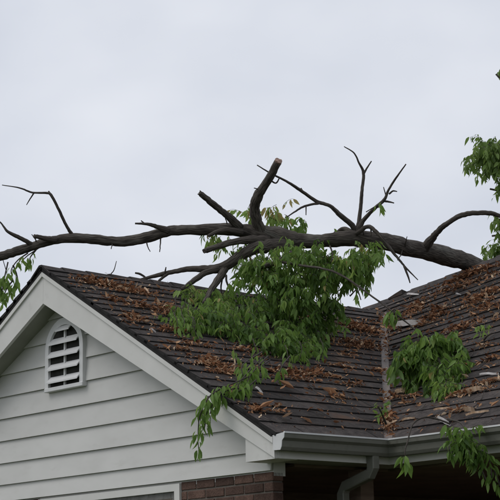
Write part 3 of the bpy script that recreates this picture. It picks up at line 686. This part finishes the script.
# spray hanging over the rake board
strand([(262, 352, 12.7), (252, 358, 12.4), (242, 366, 12.1), (243, 376, 12.0)], 16, .082, .55)
strand([(262, 358, 12.6), (250, 370, 12.1), (240, 382, 11.9), (236, 394, 11.85)], 20, .085, .5)
strand([(250, 376, 12.0), (232, 384, 11.85), (218, 390, 11.8), (208, 398, 11.75), (202, 408, 11.73)], 30, .085, .45)
strand([(222, 388, 11.8), (210, 396, 11.75), (203, 408, 11.72), (199, 420, 11.72), (198, 440, 11.72), (199, 452, 11.72)], 26, .078, .4)
strand([(208, 396, 11.75), (207, 408, 11.72), (206, 420, 11.72), (204, 430, 11.72)], 14, .078, .4)
strand([(270, 360, 12.6), (262, 366, 12.4), (258, 372, 12.3)], 12, .08, .5)
strand([(268, 356, 12.5), (258, 366, 12.2), (250, 376, 12.0), (246, 386, 11.9)], 26, .085, .55)
strand([(256, 380, 12.0), (246, 388, 11.88), (236, 392, 11.82), (228, 396, 11.8)], 22, .085, .5)
strand([(236, 388, 11.85), (224, 392, 11.8), (214, 402, 11.75), (210, 414, 11.72)], 18, .08, .45)
strand([(290, 356, 12.9), (282, 366, 12.5), (280, 372, 12.4)], 8, .075, .4)

# ------------------------------------------------------------------ leafy boughs lying on the long wing
bough = empty('leafy_bough', PB(hitB(440, 398)[1], hitB(440, 398)[2])); tag(bough, 'dense clump of drooping green leaves lying on the right-hand roof slope', 'branch', 'torn green boughs on the roof')
fb = Foliage()
fill([(398, 352), (408, 342), (425, 334), (445, 333), (462, 343), (472, 342), (468, 362), (464, 378), (442, 382), (432, 384), (412, 374), (400, 370)], 190, fb, .5, 13, .1, .08, 10, .14, .44)
fill([(408, 345), (425, 336), (455, 338), (455, 360), (420, 365)], 60, fb, .6, 13, .1, .085, 9, .13, .58)
fill([(400, 372), (425, 376), (455, 374), (458, 388), (440, 396), (428, 392), (408, 384)], 60, fb, .25, 13, .1, .08, 9, .1, .4)
fill([(396, 350), (412, 344), (430, 350), (425, 372), (402, 372)], 50, fb, .4, 13, .1, .08, 9, .12, .42)
fb.build('foliage', bough)
limb('stem', [(406, 322, 13.4, .7), (418, 332, 13.3, .9), (432, 346, 13.15, 1.0), (440, 362, 12.9, 1.), (446, 380, 12.7, .7)], bough, 6, 5)
limb('stem', [(420, 350, 13.1, .7), (434, 346, 13.1, .9), (455, 352, 13.0, .8), (468, 348, 13.0, .5)], bough, 6, 5)

def small_bough(name, label, pix, n, size, tint, origin, cat='branch', polys=()):
    e = empty(name, at(*origin)); tag(e, label, cat, 'torn green boughs on the roof')
    limb('stem', [(x, y, d, 1.1 * (1 - .5 * i / len(pix))) for i, (x, y, d) in enumerate(pix)], e, 6, 5, m='twig')
    s_ = single_leaf(e)
    if n: leaves_along(pix, n, size, tint, s_)
    return e, s_
d0 = surf(470, 425)[0] if surf(470, 425) else 11.4
gb_, gs = small_bough('hanging_bough', 'green leafy bough hanging over the long gutter at the lower right', [(448, 419, 11.55), (462, 424, 11.3), (468, 440, 11.15), (472, 456, 11.12)], 0, .08, .45, (462, 424, 11.4))
fg = Foliage()
fill([(448, 436), (455, 424), (470, 424), (482, 436), (488, 452), (480, 462), (462, 462), (452, 446)], 46, fg, .2, 11.15, .1, .066, 9, .1, .3, False)
fg.build('foliage', gb_)
for pix, n in (([(484, 450, 11.15), (490, 462, 11.12), (492, 478, 11.1)], 12), ([(480, 462, 11.15), (482, 470, 11.12), (486, 480, 11.1)], 7), ([(494, 470, 11.12), (498, 480, 11.1), (500, 486, 11.1)], 6)):
    limb('twig', [(x, y, d, .8) for x, y, d in pix], gb_, 5, 4, m='twig'); leaves_along(pix, n, .07, .32, gs)
small = [('leafy_sprig', 'thin bare-stemmed sprig hooked over the gutter with leaves hanging below it', [(450, 424, 11.35), (437, 419, 11.4), (424, 417.5, 11.4), (413, 424, 11.35), (408, 440, 11.25), (405, 452, 11.2), (407, 462, 11.2)]),
         ('leafy_sprig', 'small grey-green sprig stuck in the bottom of the valley', [(386, 424, 11.8), (382, 414, 11.75), (378, 406, 11.7)]),
         ('leafy_sprig', 'tiny pale green sprig high on the far right of the roof', [(484, 340, 12.9), (487, 336, 12.85), (492, 333, 12.8)])]
e, s_ = small_bough(*small[0], 0, .08, .45, (424, 418, 11.4)); leaves_along([(406, 454, 11.2), (404, 460, 11.2), (408, 464, 11.2)], 9, .085, .5, s_)
e, s_ = small_bough(*small[1], 0, .08, .45, (386, 424, 11.8))
for i in range(26): p = at(random.uniform(374, 388), random.uniform(404, 418), 11.75); s_(p, rdir() + Vector((0, 0, -.2)), random.uniform(.03, .055), random.uniform(.3, .8))
e, s_ = small_bough(*small[2], 0, .08, .45, (484, 340, 12.9))
for i in range(22): 
    x, y = random.uniform(479, 494), random.uniform(331, 342); sf = surf(x, y)
    if sf: s_(sf[1](sf[2], sf[3], .06), rdir() + Vector((0, 0, -.6)), random.uniform(.04, .06), random.uniform(.5, .95))

# ------------------------------------------------------------------ dead leaves and litter
DT = [leaf_template(-.5, .9, .45), leaf_template(.6, -.7, .35), leaf_template(.9, .5, .3), leaf_template(-.4, .3, .5)]
class Litter(Foliage):
    def frag(s, pos, size, tint, flat=.5, nrm=Vector((0, 0, 1))):
        V, F = DT[random.randrange(4)]; d = rdir(); d = (d - nrm * d.dot(nrm) * (1 - flat)).normalized()
        Q = V @ leaf_matrix(d, random.uniform(-1.2, 1.2), size).T + np.array(pos)
        s.v.append(Q); s.f += [[i + s.n for i in q] for q in F]; s.t.append(np.full(len(V), tint)); s.n += len(V)
litA, litB = Litter(), Litter()
def pile(px, py, hx, hy, n, slope, tint=.5, h=.026, size=.027):
    for i in range(int(n * (2.3 if px < 385 else 1.7))):
        w_ = random.choice((1, 1, 1, 1.9)); u, v = random.gauss(0, .6) * w_, random.gauss(0, .5) * w_; x, y = px + u * hx, py + v * hy + u * hx * slope; sf = surf(x, y)
        if not sf: continue
        q = sf[3]; u_ = (1.15 - math.sqrt(max(0, 1.3225 - .6 * q))) / .3; c = QC(math.floor(u_ * NC + .3))            # settle towards the butt edge of a course
        q = q * .45 + (c + .004) * .55
        lit = litA if sf[1] is PA else litB; k = max(0, 1 - math.hypot(u, v))
        p = sf[1](sf[2], q, .012 + random.random() * h * (.35 + k)); lit.frag(p, size * random.choice((.5, .7, .9, 1.1, 1.7)), min(1, max(0, random.gauss(tint + .17, .27))), .3)
SA, SB = .15, -.3
for a in [(92, 283, 14, 3, 110, SA, .42), (118, 289, 20, 4, 190, SA, .45), (138, 294, 12, 3, 90, SA, .5), (112, 301, 10, 2.5, 40, SA, .35), (140, 307, 12, 3, 60, SA, .38), (134, 320, 9, 4, 90, SA, .5), (128, 317, 8, 3, 40, SA, .45), (166, 309, 9, 4, 90, SA, .55), (158, 313, 12, 2.5, 50, SA, .4),
          (172, 332, 14, 3, 70, SA, .38), (190, 345, 16, 3, 60, SA, .35), (180, 352, 14, 2.5, 40, SA, .33), (212, 366, 17, 6, 230, SA, .5), (222, 372, 10, 4, 90, SA, .5), (245, 352, 20, 4, 80, SA, .3), (288, 376, 16, 5, 180, SA, .35), (312, 375, 18, 3.5, 110, SA, .4), (340, 368, 12, 3, 50, SA, .4),
          (252, 411, 10, 3, 50, SA, .45), (276, 411, 8, 3, 26, SA, .5), (306, 322, 8, 3, 60, SA, .45), (318, 340, 14, 3, 50, SA, .35),
          (362, 331, 16, 5, 200, .2, .38), (352, 327, 10, 3, 60, .2, .4), (360, 346, 18, 5, 170, .1, .38), (345, 343, 10, 3, 50, .1, .35), (378, 372, 10, 2.5, 40, .1, .35), (352, 385, 14, 2.5, 40, .1, .32), (338, 400, 8, 3, 30, .1, .45), (345, 355, 9, 2.5, 30, .1, .5),
          (388, 424, 7, 9, 190, 0, .4, .06), (389, 405, 4, 10, 16, 0, .4), (388, 350, 5, 14, 24, 0, .4), (394, 330, 8, 5, 60, -.2, .45), (383, 322, 14, 5, 70, -.1, .4),
          (418, 308, 13, 5, 160, SB, .38), (440, 312, 14, 5, 120, SB, .42), (410, 316, 10, 4, 60, SB, .4), (424, 325, 14, 4, 90, SB, .4), (438, 318, 12, 3, 60, SB, .45), (402, 395, 10, 4, 100, SB, .5), (412, 401, 10, 3, 50, SB, .42),
          (455, 332, 16, 5, 110, SB, .36), (470, 326, 14, 4, 80, SB, .34), (478, 302, 16, 7, 220, SB, .42), (492, 294, 12, 6, 140, SB, .45), (486, 310, 14, 5, 110, SB, .38), (470, 285, 14, 4, 80, SB, .36), (456, 290, 14, 3, 60, SB, .32), (440, 294, 14, 3, 50, SB, .3), (490, 277, 12, 3, 60, SB, .36),
          (474, 270, 12, 3, 120, SB, .3, .05), (490, 264, 14, 3, 160, SB, .3, .05), (462, 276, 10, 3, 60, SB, .3), (446, 385, 18, 3, 50, SB, .5), (478, 390, 18, 4, 130, SB, .58), (492, 384, 12, 4, 80, SB, .55), (460, 396, 14, 3, 60, SB, .5), (494, 360, 10, 4, 50, SB, .32), (486, 348, 12, 3, 30, SB, .3),
          (462, 412, 12, 3, 60, SB, .6), (452, 345, 12, 3, 40, SB, .35), (432, 283, 8, 2, 20, SB, .3), (500, 320, 12, 6, 60, SB, .4)]:
    pile(*a)
for i in range(1300):                # fine crumbs all over
    x, y = random.uniform(60, 505), random.uniform(265, 436); sf = surf(x, y)
    if sf:
        lit = litA if sf[1] is PA else litB; lit.frag(sf[1](sf[2], sf[3], .02), random.choice((.012, .015, .02, .025, .03, .04)), random.uniform(.2, .85), .2)
for i in range(110):                # bits of twig among the litter
    x, y = random.choice([(random.uniform(70, 180), random.uniform(275, 330)), (random.uniform(180, 385), random.uniform(310, 430)), (random.uniform(390, 500), random.uniform(265, 428)), (random.uniform(390, 500), random.uniform(265, 428))]); sf = surf(x, y)
    if not sf: continue
    p = sf[1](sf[2], sf[3], .02); n_ = sf[1](sf[2], sf[3], 1) - sf[1](sf[2], sf[3]); d = rdir(); d = (d - n_ * d.dot(n_)).normalized() * random.uniform(.03, .12); b_ = n_.cross(d) * random.uniform(-.25, .25)
    (litA if sf[1] is PA else litB).twig([p - d, p + b_, p + d + n_ * .015], random.uniform(.002, .004), .0012)
tag(litA.build('leaf_litter', None, 'dead'), 'drifts of crumbled rust-brown leaves on the gabled wing roof', 'leaf litter', kind='stuff')
tag(litB.build('leaf_litter', None, 'dead'), 'drifts of crumbled rust-brown leaves on the right-hand roof slope', 'leaf litter', kind='stuff')
dead_meshes = []
for i in range(8):
    V, F = DT[i % 4]; dead_meshes.append(mesh('dead_leaf', V, F, M['dead'], None, True, tint=np.full(len(V), .5 + .06 * i)))
def dead_leaf(x, y, size, label=None, ti=None):
    sf = surf(x, y)
    if not sf: return
    o = bpy.data.objects.new('dead_leaf', dead_meshes[random.randrange(8) if ti is None else ti]); p = sf[1](sf[2], sf[3], .032); link(o, None, p)
    d = rdir(); d.z = abs(d.z) * .3 + .1
    if ti is not None: d = Vector((random.uniform(-.35, .35), random.choice((-1, 1)), .0))
    d.z *= .4
    o.rotation_euler = Matrix(leaf_matrix(d, random.uniform(-.7, .7), 1).tolist()).to_euler(); o.scale = (size,) * 3
    tag(o, label, 'leaf', 'loose dead leaves on the shingles')
dead_leaf(299, 422, .17, 'large tan curled dead leaf just above the gutter near the gable corner', 6)
dead_leaf(293, 393, .13, 'curled orange-brown dead leaf halfway down the gabled wing, above the large tan one', 4)
dead_leaf(281, 421, .10, 'pale split dead leaf left of the large tan leaf at the eave', 7)
dead_leaf(312, 412, .08, 'small brown dead leaf right above the large tan leaf', 2)
dead_leaf(336, 398, .11, 'crumpled rust-brown dead leaf in mid slope left of the valley', 4)
dead_leaf(340, 430, .06, 'small tan dead leaf lying at the gutter edge left of the valley', 5)
dead_leaf(322, 416, .06, 'thin forked brown dead leaf near the eave between the tan leaf and the valley', 3)
dead_leaf(258, 412, .11, 'crumpled brown dead leaf near the rake edge below the green spray', 4)
ZONES = [((90, 170), (283, 325), 10, 'dry curled leaf among the brown litter under the near ridge'), ((200, 330), (360, 400), 12, 'dry curled leaf on the shingles below the big hanging leaf mass'),
         ((345, 385), (322, 405), 10, 'dry curled leaf on the shingles just left of the valley'), ((395, 498), (295, 415), 14, 'dry curled leaf on the right-hand slope around the leafy clump')]
for zx, zy, n, lab in ZONES:
    for i in range(n): dead_leaf(random.uniform(*zx), random.uniform(*zy), random.uniform(.04, .065), lab)
def splinter(name, label, x0, y0, x1, y1, wpx, m, cat, th=.012, lift=.022):
    a, b = surf(x0, y0), surf(x1, y1)
    if not a or not b: print('no surf', label); return
    p, q = a[1](a[2], a[3], lift), b[1](b[2], b[3], lift); d = (q - p); n = (a[1](a[2], a[3], 1) - a[1](a[2], a[3])).normalized(); w = n.cross(d).normalized() * wpx * PX(a[0]) * .9
    k = MB(); T = 7; top = []; bot = []
    for i in range(T):
        t = i / (T - 1); hw = (.15 + .85 * math.sin(math.pi * min(1, max(0, t * .9 + .06))) ** .6) * random.uniform(.75, 1.15)
        c = p + d * t + n * (.012 * math.sin(3 * t + 1) + random.uniform(-.002, .002))
        top += [c + w * hw * .5, c + n * th, c - w * hw * .5]
    fs = []
    for i in range(T - 1): a_ = i * 3; fs += [[a_, a_ + 1, a_ + 4, a_ + 3], [a_ + 1, a_ + 2, a_ + 5, a_ + 4], [a_ + 2, a_, a_ + 3, a_ + 5]]
    fs += [[0, 2, 1], [T * 3 - 3, T * 3 - 2, T * 3 - 1]]
    k.add(top, fs); o = k.build(name, M[m], None); tag(o, label, cat)
splinter('bark_slab', 'large pale slab of bark lying at the top of the valley', 399, 329, 424, 325, 7, 'pale', 'bark', .04)
splinter('bark_chip', 'small white bark chip under the trunk on the upper right slope', 409, 297.5, 420, 296, 3, 'pale', 'bark')
splinter('bark_chip', 'tiny white bark chip at the middle of the upper right slope', 458, 297.5, 462, 296.5, 2, 'pale', 'bark')
splinter('bark_slab', 'white splinter of bark at the right edge beside the leafy clump', 482, 379, 500, 376, 3, 'pale', 'bark')
splinter('wood_splinter', 'long tan wood splinter above the gutter below the leafy clump', 436, 415, 451, 410, 3, 'chip', 'splinter')
splinter('wood_splinter', 'pale tan wood splinter above the gutter at the right', 468, 420, 490, 413, 3.2, 'chip', 'splinter')
splinter('wood_splinter', 'thin tan splinter left of the bare-stemmed sprig at the eave', 404, 425, 416, 420, 2.6, 'chip', 'splinter')
splinter('wood_chip', 'chunky torn wood chip next to the leafy clump on the right', 470, 397, 484, 391, 5, 'chip', 'wood chip', .03)
splinter('wood_chip', 'orange torn wood chip below the leafy clump on the left', 398, 398, 408, 393, 5, 'chip', 'wood chip', .03)
splinter('wood_chip', 'pinkish torn wood chip resting on the gutter edge by the hanging bough', 441, 424, 451, 427, 5, 'pale', 'wood chip', .03)
splinter('wood_chip', 'rounded pale wood chip above the hanging bough', 467, 416, 476, 413, 5, 'chip', 'wood chip', .03)
splinter('bark_chip', 'small white bark chip beside the rake under the ridge litter', 148, 334, 155, 334.5, 2.4, 'pale', 'bark')
splinter('wood_chip', 'pale chip at the right end of the ridge litter', 143, 292, 149, 296, 3, 'chip', 'wood chip')
splinter('wood_chip', 'small tan chip below the ridge litter near the gable peak', 89, 291.5, 95, 292.5, 2.2, 'chip', 'wood chip')
splinter('wood_chip', 'grey chip near the rake edge right of the green spray', 254, 392, 262, 396, 4, 'pale', 'wood chip')
splinter('wood_splinter', 'grey weathered splinter below the tiny pale sprig', 478, 351, 490, 345, 3, 'chip', 'splinter')
# upturned shingle on the long ridge and a thin twig standing on the near one
k = MB(); c0 = Vector((-1.98 - .42, L1 - .02, RH + RS * .3 + .05))
pA, pB = at(388, 299.5, 16.28), at(402, 294.2, 16.15)
n_ = Vector((0, 0, .05)); dd = Vector((.0, .06, .0))
k.prism([pA, pB, pB + Vector((0, 0, .045)), pA + (pB - pA) * .5 + Vector((0, 0, .03)), pA + Vector((0, 0, .012))], (.03, .07, -.03)); o = k.build('torn_shingle', [M['shingle']], None); tag(o, 'torn dark shingle sticking up from the far ridge left of the trunk', 'shingle')
o = limb('bare_twig', [(108, 280, 14.1, .7), (111, 274, 14.1, .6), (114, 270, 14.1, .5), (116.5, 261, 14.1, .35)], None, 5, 4, m='twig'); tag(o, 'thin bare twig standing up from the near ridge', 'twig')

# ------------------------------------------------------------------ tree standing behind the house at the right
st = Vector(at(640, 250, 19.5)); base = Vector((st.x, st.y, GROUND)); stree = empty('leafy_tree', base)
tag(stree, 'leafy green tree behind the house at the right edge of the picture', 'tree')
top = st + Vector((0, 0, 2.2))
V, F, UV = tube([base, base + Vector((.05, .02, 2)), st + Vector((-.1, 0, -.3)), st + Vector((0, .1, 1)), top], [.2, .17, .14, .09, .03], 12, 6, .05); obj('trunk', V, F, M['bark'], stree, None, True, uv=UV)
fs_ = Foliage(); D2 = 19.2
def limb3(a, b, c, r): V, F, UV = tube([a, b, c], [r, r * .6, r * .25], 7, 6, .05, .05); return obj('limb', V, F, M['bark'], stree, None, True, uv=UV)
for (x, y) in ((486, 150), (490, 185), (496, 70), (492, 232), (490, 250)):
    e_ = at(x, y + 4, D2); limb3(st + Vector((0, 0, (250 - y) / 250 * 1.2 - .2)), (st + e_) / 2 + Vector((0, 0, .15)), e_, .04)
def sfill(poly, n, tint, size=.085): fill(poly, int(n * 1.7), fs_, .1, D2, .25, size, 7, .14, tint, False)
sfill([(470, 152), (482, 138), (497, 134), (512, 150), (512, 166), (496, 168), (480, 170), (470, 164)], 75, .5)
sfill([(492, 170), (515, 165), (515, 192), (496, 188)], 26, .45); sfill([(501, 64), (520, 60), (520, 84), (502, 72)], 16, .45)
sfill([(494, 212), (515, 208), (515, 236), (498, 226)], 24, .5); sfill([(482, 244), (498, 240), (516, 236), (516, 262), (486, 258)], 34, .5)
for i in range(420):                # the crown going on beyond the frame
    c = st + Vector((random.gauss(0, .95), random.gauss(0, .95), random.gauss(.6, 1.1)))
    dx = (c - CAM).dot(RT) / (c - CAM).dot(FW) * FPX + 250
    dy = 250 - (c - CAM).dot(UP) / (c - CAM).dot(FW) * FPX
    if dx < (512 if dy > 130 else 540): continue
    spray(c, rdir(), .2, 9, .09, fs_, .45)
for i in range(14):
    e_ = st + Vector((random.uniform(-.4, 1.6), random.uniform(-1.4, 1.4), random.uniform(-.6, 2))); limb3(st + Vector((0, 0, random.uniform(-.6, 1))), (st + e_) / 2 + Vector((0, 0, .2)), e_, .045)
fs_.build('crown', stree, 'treeleaf')
